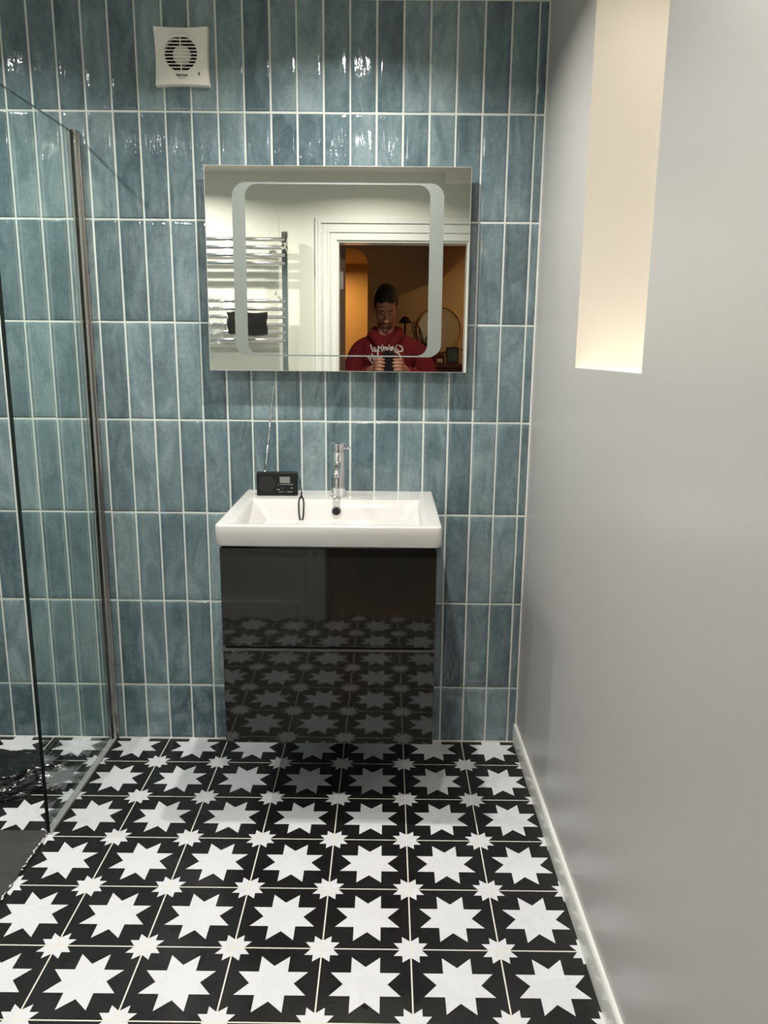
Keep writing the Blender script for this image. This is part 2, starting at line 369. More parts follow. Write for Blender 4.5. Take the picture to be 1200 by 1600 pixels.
# window at the back of the recess
xw = xr(WY1)+WD
wf = bmesh.new()
for a, b in (((xw-.05, WY1, 1.30), (xw, WY1+.05, WZT)), ((xw-.05, WY0-.05, 1.30), (xw, WY0, WZT)), ((xw-.05, WY1+.05, 1.30), (xw, WY0-.05, 1.35)), ((xw-.05, WY1+.05, WZT-.05), (xw, WY0-.05, WZT))):
    box(wf, a, b, 0.004)
wo = link('window_1', wf, M_GLOSSWHITE); wo['kind'] = 'structure'
boxobj('window_pane', (xw-.03, WY1+.05, 1.35), (xw-.02, WY0-.05, WZT-.05), M_NIGHT, wo)
boxobj('wall_right_core', (xw+.002, -2.28, -.1), (xw+.10, 0.1, CEIL+.05), M_DARK)['kind'] = 'structure'

# skirting board, a thin moulded profile that follows the right wall
def skirting(name, p0, p1, nrm, prof, mat):
    bm = bmesh.new(); p0, p1, nrm = Vector(p0), Vector(p1), Vector(nrm)
    A = [bm.verts.new(p0+nrm*a+Vector((0, 0, z))) for a, z in prof]; B = [bm.verts.new(p1+nrm*a+Vector((0, 0, z))) for a, z in prof]
    k = len(prof)
    for i in range(k): bm.faces.new((A[i], A[(i+1) % k], B[(i+1) % k], B[i]))
    bm.faces.new(A[::-1]); bm.faces.new(B); bmesh.ops.recalc_face_normals(bm, faces=bm.faces[:])
    o = auto_smooth(link(name, bm, mat), 30); o['kind'] = 'structure'; return o
PR = [(0.0, 0.0), (0.0095, 0.0), (0.0095, 0.0615), (0.0085, 0.0665), (0.0055, 0.0700), (0.0, 0.0715)]
skirting('baseboard_right', (xr(-0.003), -0.003, 0), (xr(-2.17), -2.17, 0), (-1, 0, 0), PR, M_GLOSSWHITE)

# ------------------------------------------------------------------ door wall (behind the camera, seen in the mirror)
DX0, DX1, DZ, DY0, DY1 = -0.300, 0.421, 1.972, -2.18, -2.28
bm = bmesh.new()
box(bm, (XL-.1, DY1, 0), (DX0, DY0, CEIL+.05)); box(bm, (DX0, DY1, DZ), (DX1, DY0, CEIL+.05)); box(bm, (DX1, DY1, 0), (0.60, DY0, CEIL+.05))
link('wall_door_side', bm, M_WHITEWALL)['kind'] = 'structure'
# architrave: stepped moulding, left leg and head
def arch_box(bm, x0, x1, z0, z1, ypr): box(bm, (x0, DY0-.001, z0), (x1, DY0+ypr, z1), 0.002, 1)
bm = bmesh.new()
for o0, o1, pr in ((0.006, 0.046, 0.012), (0.046, 0.058, 0.020), (0.058, 0.094, 0.015), (0.094, 0.110, 0.026), (0.110, 0.126, 0.020)):
    arch_box(bm, DX0-o1, DX0-o0, 0, DZ+o1, pr); arch_box(bm, DX0-o0, 0.4725, DZ+o0, DZ+o1, pr)
arch_box(bm, DX1+.004, 0.4725, 0, DZ+.006, 0.012)
link('trim_3', bm, M_GLOSSWHITE)['kind'] = 'structure'
bm = bmesh.new()
box(bm, (DX0, DY1, 0), (DX0+.004, DY0, DZ)); box(bm, (DX1-.004, DY1, 0), (DX1, DY0, DZ)); box(bm, (DX0+.004, DY1, DZ-.004), (DX1-.004, DY0, DZ))
link('trim_4', bm, M_GLOSSWHITE)['kind'] = 'structure'
# boxing in the ceiling corner
boxobj('trim_5', (0.285, -2.179, 2.278), (0.4765, -2.11, CEIL), M_REVEAL)['kind'] = 'structure'
boxobj('baseboard_door_side', (XL+.005, DY0, 0), (DX0-.135, DY0+.012, 0.09), M_GLOSSWHITE, bevel=.003)['kind'] = 'structure'
# door leaf swung back into the hall
d = boxobj('door_1', (0, -0.76, 0.01), (0.038, 0, 1.962), M_DOORWOOD, bevel=.002); d['kind'] = 'structure'
d.location = (DX0+0.004, DY1-.004, 0); d.rotation_euler = (0, 0, R(-38))
d2 = boxobj('hinge', (0.002, -0.004, 1.725), (0.020, 0.0035, 1.825), M_STEEL, d, bevel=.001)
bm = bmesh.new(); tube(bm, [(-.004, .004, 1.725), (-.004, .004, 1.825)], .006); link('hinge_pin', bm, M_STEEL, d2)
bm = bmesh.new(); tube(bm, [(0.038, -0.70, 1.0), (0.078, -0.70, 1.0), (0.080, -0.60, 1.0)], .009); link('door_handle', bm, M_CHROME, d)

# hall beyond
boxobj('floor_hall', (-1.8, -5.0, -.05), (1.9, -2.23, -0.001), M_HALLFLOOR)['kind'] = 'structure'
boxobj('ceiling_hall', (-1.8, -5.0, 2.158), (1.9, -2.281, 2.22), M_HALLWALL)['kind'] = 'structure'
bm = bmesh.new()
y0, y1 = -3.60, -3.68
out = rrect(-0.95, -0.182, -0.3, 2.06, 0.001, 8, radii=(0.001, 0.001, 0.09, 0.09))
# wall with an arched opening: right part, left part and the head with rounded corners
box(bm, (-0.182, y1, 0), (1.8, y0, 2.158)); box(bm, (-1.8, y1, 0), (-0.95, y0, 2.158)); box(bm, (-0.95, y1, 2.140), (-0.182, y0, 2.158))
for cx, sx in ((-0.182, -1), (-0.95, 1)):
    rad = 0.11; pts = [(cx, 2.140)]+[(cx+sx*rad-sx*rad*math.cos(R(a)), 2.140-rad+rad*math.sin(R(a))) for a in range(0, 91, 10)]
    fr = [bm.verts.new((x, y0, z)) for x, z in pts]; bk = [bm.verts.new((x, y1, z)) for x, z in pts]
    bm.faces.new(fr); bm.faces.new(bk[::-1])
    for i in range(len(pts)): j = (i+1) % len(pts); bm.faces.new((fr[i], bk[i], bk[j], fr[j]))
bmesh.ops.recalc_face_normals(bm, faces=bm.faces[:])
link('wall_hall', bm, M_HALLWALL)['kind'] = 'structure'
boxobj('wall_alcove', (-1.8, -4.72, 0), (1.8, -4.62, 2.158), M_HALLWALL)['kind'] = 'structure'
boxobj('wall_hall_front', (0.60, -2.28, 0), (1.8, -2.18, 2.158), M_HALLWALL)['kind'] = 'structure'
boxobj('wall_hall_left', (-1.9, -5.0, 0), (-1.8, -2.281, 2.158), M_HALLWALL)['kind'] = 'structure'
boxobj('wall_hall_right', (1.8, -5.0, 0), (1.9, -2.281, 2.158), M_HALLWALL)['kind'] = 'structure'
# underside of a staircase crossing the hall ceiling
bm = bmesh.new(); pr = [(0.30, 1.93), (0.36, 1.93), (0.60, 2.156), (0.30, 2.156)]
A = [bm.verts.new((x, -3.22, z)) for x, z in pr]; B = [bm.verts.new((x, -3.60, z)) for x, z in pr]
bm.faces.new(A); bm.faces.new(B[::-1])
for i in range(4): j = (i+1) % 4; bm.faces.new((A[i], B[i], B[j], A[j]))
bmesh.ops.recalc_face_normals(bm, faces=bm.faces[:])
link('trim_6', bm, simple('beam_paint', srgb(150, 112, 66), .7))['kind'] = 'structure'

# ------------------------------------------------------------------ ceiling downlights
dl0 = None
spots = ['above the basin', 'above the shower end', 'near the grey wall by the door', 'near the towel rail']
for i, (lx, ly, pw, spd, sz) in enumerate(DOWNLIGHTS):
    t = thing('ceiling_downlight', 'round white recessed ceiling spotlight, lit, '+spots[i], 'downlight', (lx, ly, CEIL), 'recessed ceiling downlights')
    if dl0 is None:
        bm = bmesh.new(); lathe(bm, [(0.044, 0), (0.044, -0.003), (0.040, -0.006), (0.034, -0.006), (0.032, -0.0005), (0.032, 0)], 32); a = auto_smooth(link('trim_ring', bm, M_WHITEPL, t))
        bm = bmesh.new(); lathe(bm, [(0.0315, -0.0002), (0.0315, -0.002), (0.02, -0.0035), (0.001, -0.004)], 24); b = link('lamp_lens', bm, M_LAMP, t, True); dl0 = (a, b)
    else:
        for q in dl0: c = q.copy(); C.objects.link(c); c.parent = t
t = thing('ceiling_downlight', 'small recessed spotlight in the head of the window recess', 'downlight', (0.600, -0.80, 2.25))
for q in dl0: c = q.copy(); C.objects.link(c); c.parent = t; c.scale = (.7, .7, 1)

# ------------------------------------------------------------------ mirror
MN = Vector((-0.0040, -0.9998, 0.0170)).normalized(); MP = Vector((-0.1531, -0.05, 1.5622))
mz = (Vector((0, 0, 1))-MN*MN.z).normalized(); mx_ = mz.cross(-MN); mx_.normalize()
mx_ = (-MN).cross(mz)*-1 if mx_.x < 0 else mx_
mir = thing('bathroom_mirror', 'wide frameless wall mirror with a frosted rounded band, hung on teal tiles above the basin', 'mirror', (0, 0, 0))
mir.matrix_world = Matrix(((mx_.x, MN.x, mz.x, MP.x), (mx_.y, MN.y, mz.y, MP.y), (mx_.z, MN.z, mz.z, MP.z), (0, 0, 0, 1)))
# local frame: x right, +y out of the wall (towards the room), z up; glass face at y=0
W2, H2 = 0.3925, 0.2955
def panel(name, ring, y0, y1, mat, parent, hole=None):
    bm = bmesh.new(); n = len(ring)
    if hole is None:
        A = [bm.verts.new((x, y0, z)) for x, z in ring]; B = [bm.verts.new((x, y1, z)) for x, z in ring]
        bm.faces.new(A); bm.faces.new(B[::-1])
        for i in range(n): j = (i+1) % n; bm.faces.new((A[i], B[i], B[j], A[j]))
    else:
        L4 = [[bm.verts.new((x, y, z)) for x, z in rg] for rg in (ring, hole) for y in (y0, y1)]
        o0, o1, h0, h1 = L4
        for i in range(n):
            j = (i+1) % n
            bm.faces.new((o0[i], o0[j], h0[j], h0[i])); bm.faces.new((o1[i], h1[i], h1[j], o1[j]))
            bm.faces.new((o0[i], o1[i], o1[j], o0[j])); bm.faces.new((h0[i], h0[j], h1[j], h1[i]))
    bmesh.ops.recalc_face_normals(bm, faces=bm.faces[:])
    return link(name, bm, mat, parent)
panel('mirror_glass', [(-W2, -H2), (W2, -H2), (W2, H2), (-W2, H2)], 0.0, -0.004, M_MIRROR, mir)
panel('polished_edge', [(-W2-.0012, -H2-.0012), (W2+.0012, -H2-.0012), (W2+.0012, H2+.0012), (-W2-.0012, H2+.0012)], 0.0002, -0.005, M_MEDGE, mir, hole=[(-W2, -H2), (W2, -H2), (W2, H2), (-W2, H2)])
cx, cz = MP.x, MP.z
RO = rrect(-0.468-cx, 0.1597-cx, 1.3107-cz, 1.8124-cz, 0.040, 10); RI = rrect(-0.4265-cx, 0.1212-cx, 1.3148-cz, 1.8073-cz, 0.034, 10)
panel('frosted_band', RO, 0.0004, -0.0002, M_FROST, mir, hole=RI)
panel('backing_box', [(-0.33, -0.24), (0.33, -0.24), (0.33, 0.24), (-0.33, 0.24)], -0.0055, -0.040, M_BLACKPL, mir)

# ------------------------------------------------------------------ extractor fan
fan = thing('extractor_fan', 'square cream plastic extractor fan with round grille high on the teal tiles', 'extractor fan', (-0.6035, -0.0035, 2.1545))
def warp(x, z, s=0.0785): # concave sides
    k = 0.0035; return (x*(1-k/s*(1-(z/s)**2)), z*(1-k/s*(1-(x/s)**2)))
bm = bmesh.new(); rg = []; n = 48; S = 0.0785; RG = 0.0475
oc = []; 
for i in range(n):
    a = 2*math.pi*i/n; c, s = math.cos(a), math.sin(a); t = S/max(abs(c), abs(s)); oc.append(warp(t*c, t*s))
rings = []
prof = [(1.0, 0.0), (1.0, -0.018), (0.985, -0.022)]
for sc_, y in prof: rings.append([bm.verts.new((x*sc_, y, z*sc_)) for x, z in oc])
for rad, y in ((RG+.006, -0.027), (RG+.003, -0.031), (RG, -0.030), (RG, -0.012)):
    rings.append([bm.verts.new((rad*math.cos(2*math.pi*i/n), y, rad*math.sin(2*math.pi*i/n)+.004)) for i in range(n)])
for A, B in zip(rings, rings[1:]):
    for k in range(n): bm.faces.new((A[k], A[(k+1) % n], B[(k+1) % n], B[k]))
bmesh.ops.recalc_face_normals(bm, faces=bm.faces[:])
# corners of the square shell need real points: keep faceted outline with 48 samples
auto_smooth(link('housing', bm, M_WHITEPL, fan), 40)
bm = bmesh.new(); lathe(bm, [(RG+.001, 0), (RG+.001, 0.002)], 40, Matrix.Translation((0, -0.006, .004)) @ Matrix.Rotation(R(90), 4, 'X')); link('duct_backing', bm, M_DARK, fan)
bm = bmesh.new()
for k in range(-5, 6):
    z = k*0.0090; hw = math.sqrt(max(0, RG*RG-z*z))
    if hw > .006: box(bm, (-hw, -0.031, .004+z-.0012), (hw, -0.028, .004+z+.0012))
box(bm, (-.0012, -0.030, .004+.02), (.0012, -0.026, .004+RG)); box(bm, (-.0012, -0.030, .004-RG), (.0012, -0.026, .004-.014))
link('grille', bm, M_WHITEPL, fan)
bm = bmesh.new(); lathe(bm, [(0.026, 0), (0.026, 0.008), (0.018, 0.014), (0.002, 0.016)], 32, Matrix.Translation((0, -0.008, .004)) @ Matrix.Rotation(R(90), 4, 'X')); auto_smooth(link('motor_hub', bm, M_WHITEPL, fan))
boxobj('indicator_light', (0.047, -0.0245, -0.034), (0.053, -0.0232, -0.0325), M_DARK, fan)
boxobj('pull_switch', (0.048, -0.026, -0.052), (0.053, -0.0225, -0.043), M_GREYPRINT, fan)
def text_mesh(name, body, size, mat, parent, loc, rot, ext=0.0003, shear=0.0, bold=0.0, mirror=False):
    cu = bpy.data.curves.new(name, 'FONT'); cu.body = body; cu.size = size; cu.align_x = 'CENTER'; cu.extrude = ext; cu.shear = shear; cu.offset = bold; cu.resolution_u = 3
    o = bpy.data.objects.new(name, cu); C.objects.link(o)
    dg = bpy.context.evaluated_depsgraph_get(); me = bpy.data.meshes.new_from_object(o.evaluated_get(dg)); me.name = name
    bpy.data.objects.remove(o); me.materials.clear(); me.materials.append(mat)
    r = bpy.data.objects.new(name, me); C.objects.link(r); r.parent = parent; r.location = loc; r.rotation_euler = rot
    return r
text_mesh('maker_lettering', 'Vent-Axia', 0.0085, M_BLACKPL, fan, (0.001, -0.0290, -0.0545), (R(90), 0, 0), bold=0.0002)
text_mesh('model_lettering', 'Silhouette', 0.0048, M_GREYPRINT, fan, (0.001, -0.0282, -0.0610), (R(90), 0, 0))

# ------------------------------------------------------------------ basin
BX0, BX1, BY1, BZ = -0.4520, 0.1480, -0.5060, 0.8830
bas = thing('washbasin', 'white rectangular ceramic washbasin on top of the dark vanity unit', 'washbasin', (0, 0, 0))
bm = bmesh.new()
nx, ny = 84, 72; r = 0.010
def bowl(x, y):
    l, rr_, bk, fr = x-(BX0+.040), (BX1-.045)-x, (-0.150)-y, y-(BY1+.016)
    d = min(l/.085, rr_/.085, bk/.050, fr/.055)
    if min(l, rr_, bk, fr) <= 0: return 0
    s = min(1, d); s = s*s*(3-2*s)*0.4+s*0.6 if s < 1 else 1
    return -0.098*s
xs = [BX0+(BX1-BX0)*i/nx for i in range(nx+1)]; ys = [0.0-0.004+(BY1+.004)*j/ny for j in range(ny+1)]
grid = []
def edge_round(x, y):
    e = min(x-BX0, BX1-x, y-BY1); rr0 = 0.006
    return -(rr0-math.sqrt(max(0, rr0*rr0-(rr0-min(e, rr0))**2)))
def csnap(x, y):
    cr = 0.016
    for cx0, sx in ((BX0+cr, -1), (BX1-cr, 1)):
        if (x-cx0)*sx > 0 and y < BY1+cr:
            dx, dy = x-cx0, y-(BY1+cr); L_ = math.hypot(dx, dy); m_ = max(abs(dx), abs(dy))
            if L_ > 0: return cx0+dx*m_/L_, BY1+cr+dy*m_/L_
    return x, y
xs = sorted(set(xs+[BX0+.0015, BX0+.004, BX1-.0015, BX1-.004])); ys = sorted(set(ys+[BY1+.0015, BY1+.004]), reverse=True)
for y in ys:
    row = []
    for x in xs:
        X_, Y_ = csnap(x, y); row.append(bm.verts.new((X_, Y_, BZ+bowl(x, y)+edge_round(x, y))))
    grid.append(row)
for a, b in zip(grid, grid[1:]):
    for k in range(len(xs)-1): bm.faces.new((a[k], b[k], b[k+1], a[k+1]))
loop = [grid[0][k] for k in range(len(xs))]+[grid[j][-1] for j in range(1, len(ys))]+[grid[-1][k] for k in range(len(xs)-2, -1, -1)]+[grid[j][0] for j in range(len(ys)-2, 0, -1)]
BZ0 = 0.8245
ctr = Vector(((BX0+BX1)/2, BY1/2, 0))
def ringat(z, ins):
    o = []
    for v in loop:
        c = v.co.copy(); dx = c.x-ctr.x; dy = c.y-ctr.y
        c.x -= math.copysign(min(ins, abs(dx)), dx) if abs(dx) > .29-.02 else 0
        if c.y < BY1+.03: c.y += ins
        c.z = z; o.append(bm.verts.new(c))
    return o
r1 = ringat(BZ0+.004, 0.0006); r2 = ringat(BZ0, .004)
nL = len(loop)
for A, B in ((loop, r1), (r1, r2)):
    for k in range(nL): bm.faces.new((A[k], A[(k+1) % nL], B[(k+1) % nL], B[k]))
bm.faces.new(r2)
bmesh.ops.recalc_face_normals(bm, faces=bm.faces[:])
auto_smooth(link('basin_body', bm, M_CERAMIC, bas), 50)
def bz(x, y): return BZ+bowl(x, y)
# overflow on the sloping back of the bowl, drain in the bottom
ox, oy = -0.1518, -0.1685
e = 0.004; nrm = Vector((0, -(bz(ox, oy+e)-bz(ox, oy-e))/(2*e), 1)).normalized()
q = nrm.to_track_quat('Z', 'Y').to_matrix().to_4x4(); MO = Matrix.Translation((ox, oy, bz(ox, oy))) @ q
bm = bmesh.new(); lathe(bm, [(0.0100, 0.000), (0.0165, 0.000), (0.0165, 0.002), (0.0145, 0.0045), (0.0115, 0.0045), (0.0100, 0.002)], 32, MO)
for f in [f for f in bm.faces if len(f.verts) > 4]: bm.faces.remove(f)
ofr = auto_smooth(link('overflow_ring', bm, M_CHROME, bas))
bm = bmesh.new(); lathe(bm, [(0.0108, 0.0002), (0.0108, 0.0016)], 24, MO); link('overflow_hole', bm, M_DARK, ofr)
bm = bmesh.new(); lathe(bm, [(0.030, 0.0), (0.030, 0.003), (0.024, 0.005), (0.022, 0.010), (0.001, 0.012)], 32, Matrix.Translation((ox, -0.30, BZ-0.098))); auto_smooth(link('drain_plug', bm, M_CHROME, bas))

# ------------------------------------------------------------------ vanity
van = thing('vanity_unit', 'dark grey high-gloss two-drawer vanity unit hung on the wall under the white basin', 'vanity unit', (0, 0, 0))
VX0, VX1 = -0.4460, 0.1372
bm = bmesh.new()
for a_, b_ in (((VX0+.003, -0.456, 0.246), (VX0+.019, -0.004, 0.8240)), ((VX1-.019, -0.456, 0.246), (VX1-.003, -0.004, 0.8240)), ((VX0+.019, -0.456, 0.246), (VX1-.019, -0.004, 0.262)), ((VX0+.019, -0.020, 0.262), (VX1-.019, -0.004, 0.8240)), ((VX0+.019, -0.456, 0.262), (VX1-.019, -0.448, 0.75))): box(bm, a_, b_)
link('cabinet_body', bm, M_VANBODY, van)
for nm, z0, z1 in (('drawer', 0.5335, 0.8130), ('drawer', 0.2445, 0.5205)):
    dr = boxobj(nm, (VX0, -0.4760, z0), (VX1, -0.4575, z1), M_VANITY, van, bevel=.0018, seg=2)
    if z0 < .4:
        hr = boxobj('handle_ledge', (VX0-.003, -0.479, 0.5212), (VX1+.001, -0.458, 0.5262), simple('drawer_ledge_grey', srgb(74, 73, 70), .3), dr, bevel=.001)

# ------------------------------------------------------------------ tap
tap = thing('basin_tap', 'tall chrome single-lever tap standing on the back of the white basin', 'tap', (-0.1505, -0.0985, BZ))
bm = bmesh.new(); lathe(bm, [(0.0245, 0), (0.0245, 0.002), (0.0230, 0.004), (0.0225, 0.138), (0.0215, 0.1395)], 40); auto_smooth(link('tap_body', bm, M_CHROME, tap))
bm = bmesh.new(); lathe(bm, [(0.0215, 0.1405), (0.0225, 0.1415), (0.0225, 0.162), (0.0215, 0.1665), (0.018, 0.169), (0.001, 0.170)], 40); hd = auto_smooth(link('tap_head', bm, M_CHROME, tap))
bm = bmesh.new(); tube(bm, [(0.018, -0.004, 0.151), (0.030, -0.010, 0.153), (0.036, -0.016, 0.154)], [0.0035, 0.0032, 0.0036], 14); link('lever_pin', bm, M_CHROME, hd, True)
bm = bmesh.new(); pts = spline([(0, -0.010, 0.105), (0, -0.045, 0.106), (0, -0.078, 0.100), (0, -0.098, 0.086), (0, -0.100, 0.076)], 6); tube(bm, pts, [0.0115]*len(pts), 24); sp = link('spout', bm, M_CHROME, tap, True); auto_smooth(sp, 50)
bm = bmesh.new(); tube(bm, [(0, -0.100, 0.0762), (0, -0.100, 0.0735)], 0.0085, 20); link('aerator', bm, M_DARK, sp)

# ------------------------------------------------------------------ radio
rad = thing('portable_radio', 'small black portable radio with raised aerial on the back left of the basin', 'radio', (-0.3405, -0.1030, BZ), rz=R(2))
hw = 0.0635; hh = 0.0735
bm = bmesh.new(); box(bm, (-hw, 0, 0.0005), (hw, 0.026, hh), .003, 3); auto_smooth(link('radio_case', bm, M_BLACKPL, rad), 40)
bm = bmesh.new(); lathe(bm, [(0.0255, 0), (0.0255, 0.0008), (0.024, 0.0012), (0.001, 0.0012)], 32, Matrix.Translation((-0.032, 0.0002, 0.037)) @ Matrix.Rotation(R(90), 4, 'X')); sg = link('speaker_grille', bm, simple('speaker_mesh', srgb(14, 14, 14), .6), rad)
boxobj('face_seam', (-.0052, -.0004, .004), (-.0045, .001, hh-.004), M_DARK, rad)
boxobj('display_screen', (0.0085, -0.0008, 0.041), (0.0405, 0.001, 0.0605), M_LCD, rad)
mk = bmesh.new()
for x0_, x1_, z0_, h_ in ((.002, .006, .036, .0012), (.011, .015, .036, .0012), (.018, .0215, .036, .0012), (.024, .028, .036, .0012), (.031, .049, .0362, .0009), (0.0, .008, .0195, .0016), (.015, .018, .025, .0012), (.026, .033, .0285, .001), (.026, .033, .0205, .001), (.043, .048, .0245, .0022), (.006, .012, .0125, .0012), (.015, .019, .0125, .0012), (.025, .027, .0125, .0012), (.031, .047, .0125, .0012)):
    box(mk, (x0_, -0.0009, z0_), (x1_, 0.0005, z0_+h_))
link('button_print', mk, M_MARK, rad)
bt = bmesh.new()
for k in range(5): box(bt, (.004+k*.0095, -.0015, .031), (.0115+k*.0095, .0005, .0345), .0008, 1)
lathe(bt, [(.0085, 0), (.0085, .0014), (.007, .002), (.001, .002)], 20, Matrix.Translation((.0295, 0.0002, .0245)) @ Matrix.Rotation(R(90), 4, 'X'))
link('control_buttons', bt, M_BLACKPL, rad)
bm = bmesh.new()
a0 = Vector((-0.0385, 0.018, hh-.002)); a1 = Vector((-0.0085, 0.040, 0.338)); dv = a1-a0
tube(bm, [a0, a0+dv*.02], .0042, 12); tube(bm, [a0+dv*.02, a0+dv*.34], .0027, 12); tube(bm, [a0+dv*.34, a0+dv*.6], .0021, 10); tube(bm, [a0+dv*.6, a0+dv*.82], .0016, 10); tube(bm, [a0+dv*.82, a1], .0012, 8); tube(bm, [a1-dv*.012, a1], .0026, 10)
tag(link('telescopic_aerial', bm, M_CHROME, rad, True), 'raised chrome telescopic aerial')
def radl(x, y, z): # world -> radio local (small turn)
    v = Matrix.Rotation(R(-2), 4, 'Z') @ (Vector((x, y, z))-rad.location); return v
bm = bmesh.new()
sl = [(-0.2768, -0.099, 0.9500), (-0.2700, -0.104, 0.9330), (-0.2650, -0.108, 0.9110), (-0.2632, -0.112, 0.8950), (-0.2628, -0.125, 0.8860)]
tube(bm, spline([radl(*p) for p in sl], 6), .0011, 8)
lp = [(-0.2628, -0.124, 0.8862), (-0.2560, -0.145, 0.8845), (-0.2520, -0.162, bz(-.25, -.162)+.008), (-0.2525, -0.178, bz(-.25, -.178)+.008), (-0.2575, -0.184, bz(-.25, -.184)+.008), (-0.2640, -0.178, bz(-.26, -.178)+.008), (-0.2672, -0.162, bz(-.26, -.162)+.008), (-0.2660, -0.145, 0.8845), (-0.2628, -0.124, 0.8862)]
tube(bm, spline([radl(*p) for p in lp], 6), .0023, 8)
tube(bm, [radl(-.2632, -.112, .897), radl(-.2628, -.125, .886)], .0026, 8)
link('wrist_strap', bm, M_BLACKPL, rad, True)

# ------------------------------------------------------------------ shower screen
GX, GE, GZ = -0.9345, -0.5560, 1.950
scr = thing('shower_screen', 'clear glass shower screen in a chrome wall profile, at the left of the star-tiled floor', 'shower screen', (GX, 0, 0))
bm = bmesh.new(); box(bm, (-0.005, GE, 0.006), (0.005, -0.008, GZ))
for f in bm.faces:
    if abs(f.normal.x) < .5: f.material_index = 1
link('glass_pane', bm, [M_GLASS, M_GLASSEDGE], scr)
bm = bmesh.new()
box(bm, (-0.0115, -0.030, 0.0), (-0.0045, -0.0035, GZ+.004), .001, 1); box(bm, (0.0045, -0.030, 0.0), (0.0115, -0.0035, GZ+.004), .001, 1); box(bm, (-0.0045, -0.008, 0.0), (0.0045, -0.0035, GZ+.004)); box(bm, (0.0115, -0.014, 0), (0.0165, -0.0035, GZ+.002), .001, 1)
wp = link('wall_profile', bm, M_STEEL, scr)
boxobj('profile_cap', (-0.0125, -0.032, GZ+.004), (0.0125, -0.0035, GZ+.0065), M_CHROME, wp)
boxobj('floor_channel', (-0.009, GE, 0.0), (0.009, -0.030, 0.011), simple('satin_aluminium', srgb(196, 196, 194), 0.35, metal=0.4), scr, bevel=.002)

# ------------------------------------------------------------------ slab and bin bag in the shower
bm = bmesh.new()
ed = [(-1.60, -0.548), (-1.30, -0.546), (-1.02, -0.548), (-0.945, -0.545), (-0.936, -0.552)]
y = -0.56
while y > -1.30:
    ed.append((-0.938+random.uniform(-.0025, .003), y)); y -= random.uniform(.010, .024)
ed += [(-0.945, -1.32), (-1.60, -1.32)]
A = [bm.verts.new((x, y, 0.0065+.0)) for x, y in ed]; B = [bm.verts.new((x, y, 0.0002)) for x, y in ed]
bm.faces.new(A); bm.faces.new(B[::-1])
for i in range(len(ed)): j = (i+1) % len(ed); bm.faces.new((A[i], A[j], B[j], B[i]))
bmesh.ops.recalc_face_normals(bm, faces=bm.faces[:])
slab = tag(link('stone_slab', bm, M_SLATE), 'rough dark grey slab with a chipped edge lying on the floor at the left, in front of the glass', 'slab')
bm = bmesh.new(); y = -0.565
while y > -1.25:
    if random.random() < .7:
        l_ = random.uniform(.004, .016); w_ = random.uniform(.0015, .005); x_ = -0.9365+random.uniform(-.002, .002)
        g_ = [bm.verts.new(p) for p in ((x_, y, .0068), (x_-w_, y-l_*.3, .0068), (x_-w_*.6, y-l_, .0068), (x_+.001, y-l_*.8, .0068))]; bm.faces.new(g_)
        q_ = [bm.verts.new((v.co.x, v.co.y, .0066)) for v in g_]; bm.faces.new(q_[::-1])
        for k in range(4): bm.faces.new((g_[k], q_[k], q_[(k+1) % 4], g_[(k+1) % 4]))
    y -= random.uniform(.008, .022)
tag(link('chipped_edge', bm, M_GROUT, slab), 'pale plaster crumbs along the edge')
bm = bmesh.new(); bmesh.ops.create_icosphere(bm, subdivisions=6, radius=1.0)
for v in bm.verts:
    c = v.co.copy()
    n1 = noise.noise(c*1.3+Vector((3, 1, 2))); 
    w1_ = noise.voronoi(c*2.3+Vector((5, 5, 5)))[0]; w2_ = noise.voronoi(c*5.0)[0]
    s = 1+0.16*n1+0.22*(w1_[1]-w1_[0])+0.09*(w2_[1]-w2_[0])
    z = c.z*s; 
    z = max(z, -0.35); z = min(z, 0.62+0.10*noise.noise(Vector((c.x*3, c.y*3, 1))))
    v.co = Vector((c.x*s*0.235, c.y*s*0.105, (z+0.35)*0.074+.0008))
    v.co.x += 0.010*noise.noise(c*4); v.co.y += 0.010*noise.noise(c*4+Vector((9, 0, 0)))
bb = link('bin_bag', bm, M_BAG, smooth=False); bb.location = (-1.245, -0.315, 0.0); bb.rotation_euler = (0, 0, R(14))
tag(bb, 'crumpled shiny black bin liner lying on the shower floor beside the glass', 'bin bag')

# ------------------------------------------------------------------ towel radiator on the door wall
trd = thing('towel_radiator', 'chrome ladder towel radiator on the cream wall, seen in the mirror', 'towel radiator', (0, 0, 0))
RY = -2.100
for x in (-0.586, -1.190):
    boxobj('upright', (x-.0175, RY-.012, 0.50), (x+.0175, RY+.018, 2.008), M_CHROME, trd, bevel=.004)
for z in [1.966-.0418*k for k in range(4)]+[1.639-.0424*k for k in range(6)]+[1.19-.0424*k for k in range(5)]+[.86-.0424*k for k in range(3)]+[.65-.0424*k for k in range(3)]:
    bm = bmesh.new(); tube(bm, [(-1.190, RY+.010, z), (-0.586, RY+.010, z)], .0115, 20); link('rail', bm, M_RAIL, trd, True)
for z in (1.90, .85):
    for x in (-.665, -1.07):
        bm = bmesh.new(); tube(bm, [(x, DY0, z), (x, RY-.002, z)], .011, 12); tube(bm, [(x, DY0, z), (x, DY0+.006, z)], .022, 16); link('wall_bracket', bm, M_CHROME, trd, True)
bm = bmesh.new(); tube(bm, [(-.586, RY+.018, 1.984), (-.586, RY+.021, 1.984)], .006, 14); link('end_cap_screw', bm, M_STEEL, trd)
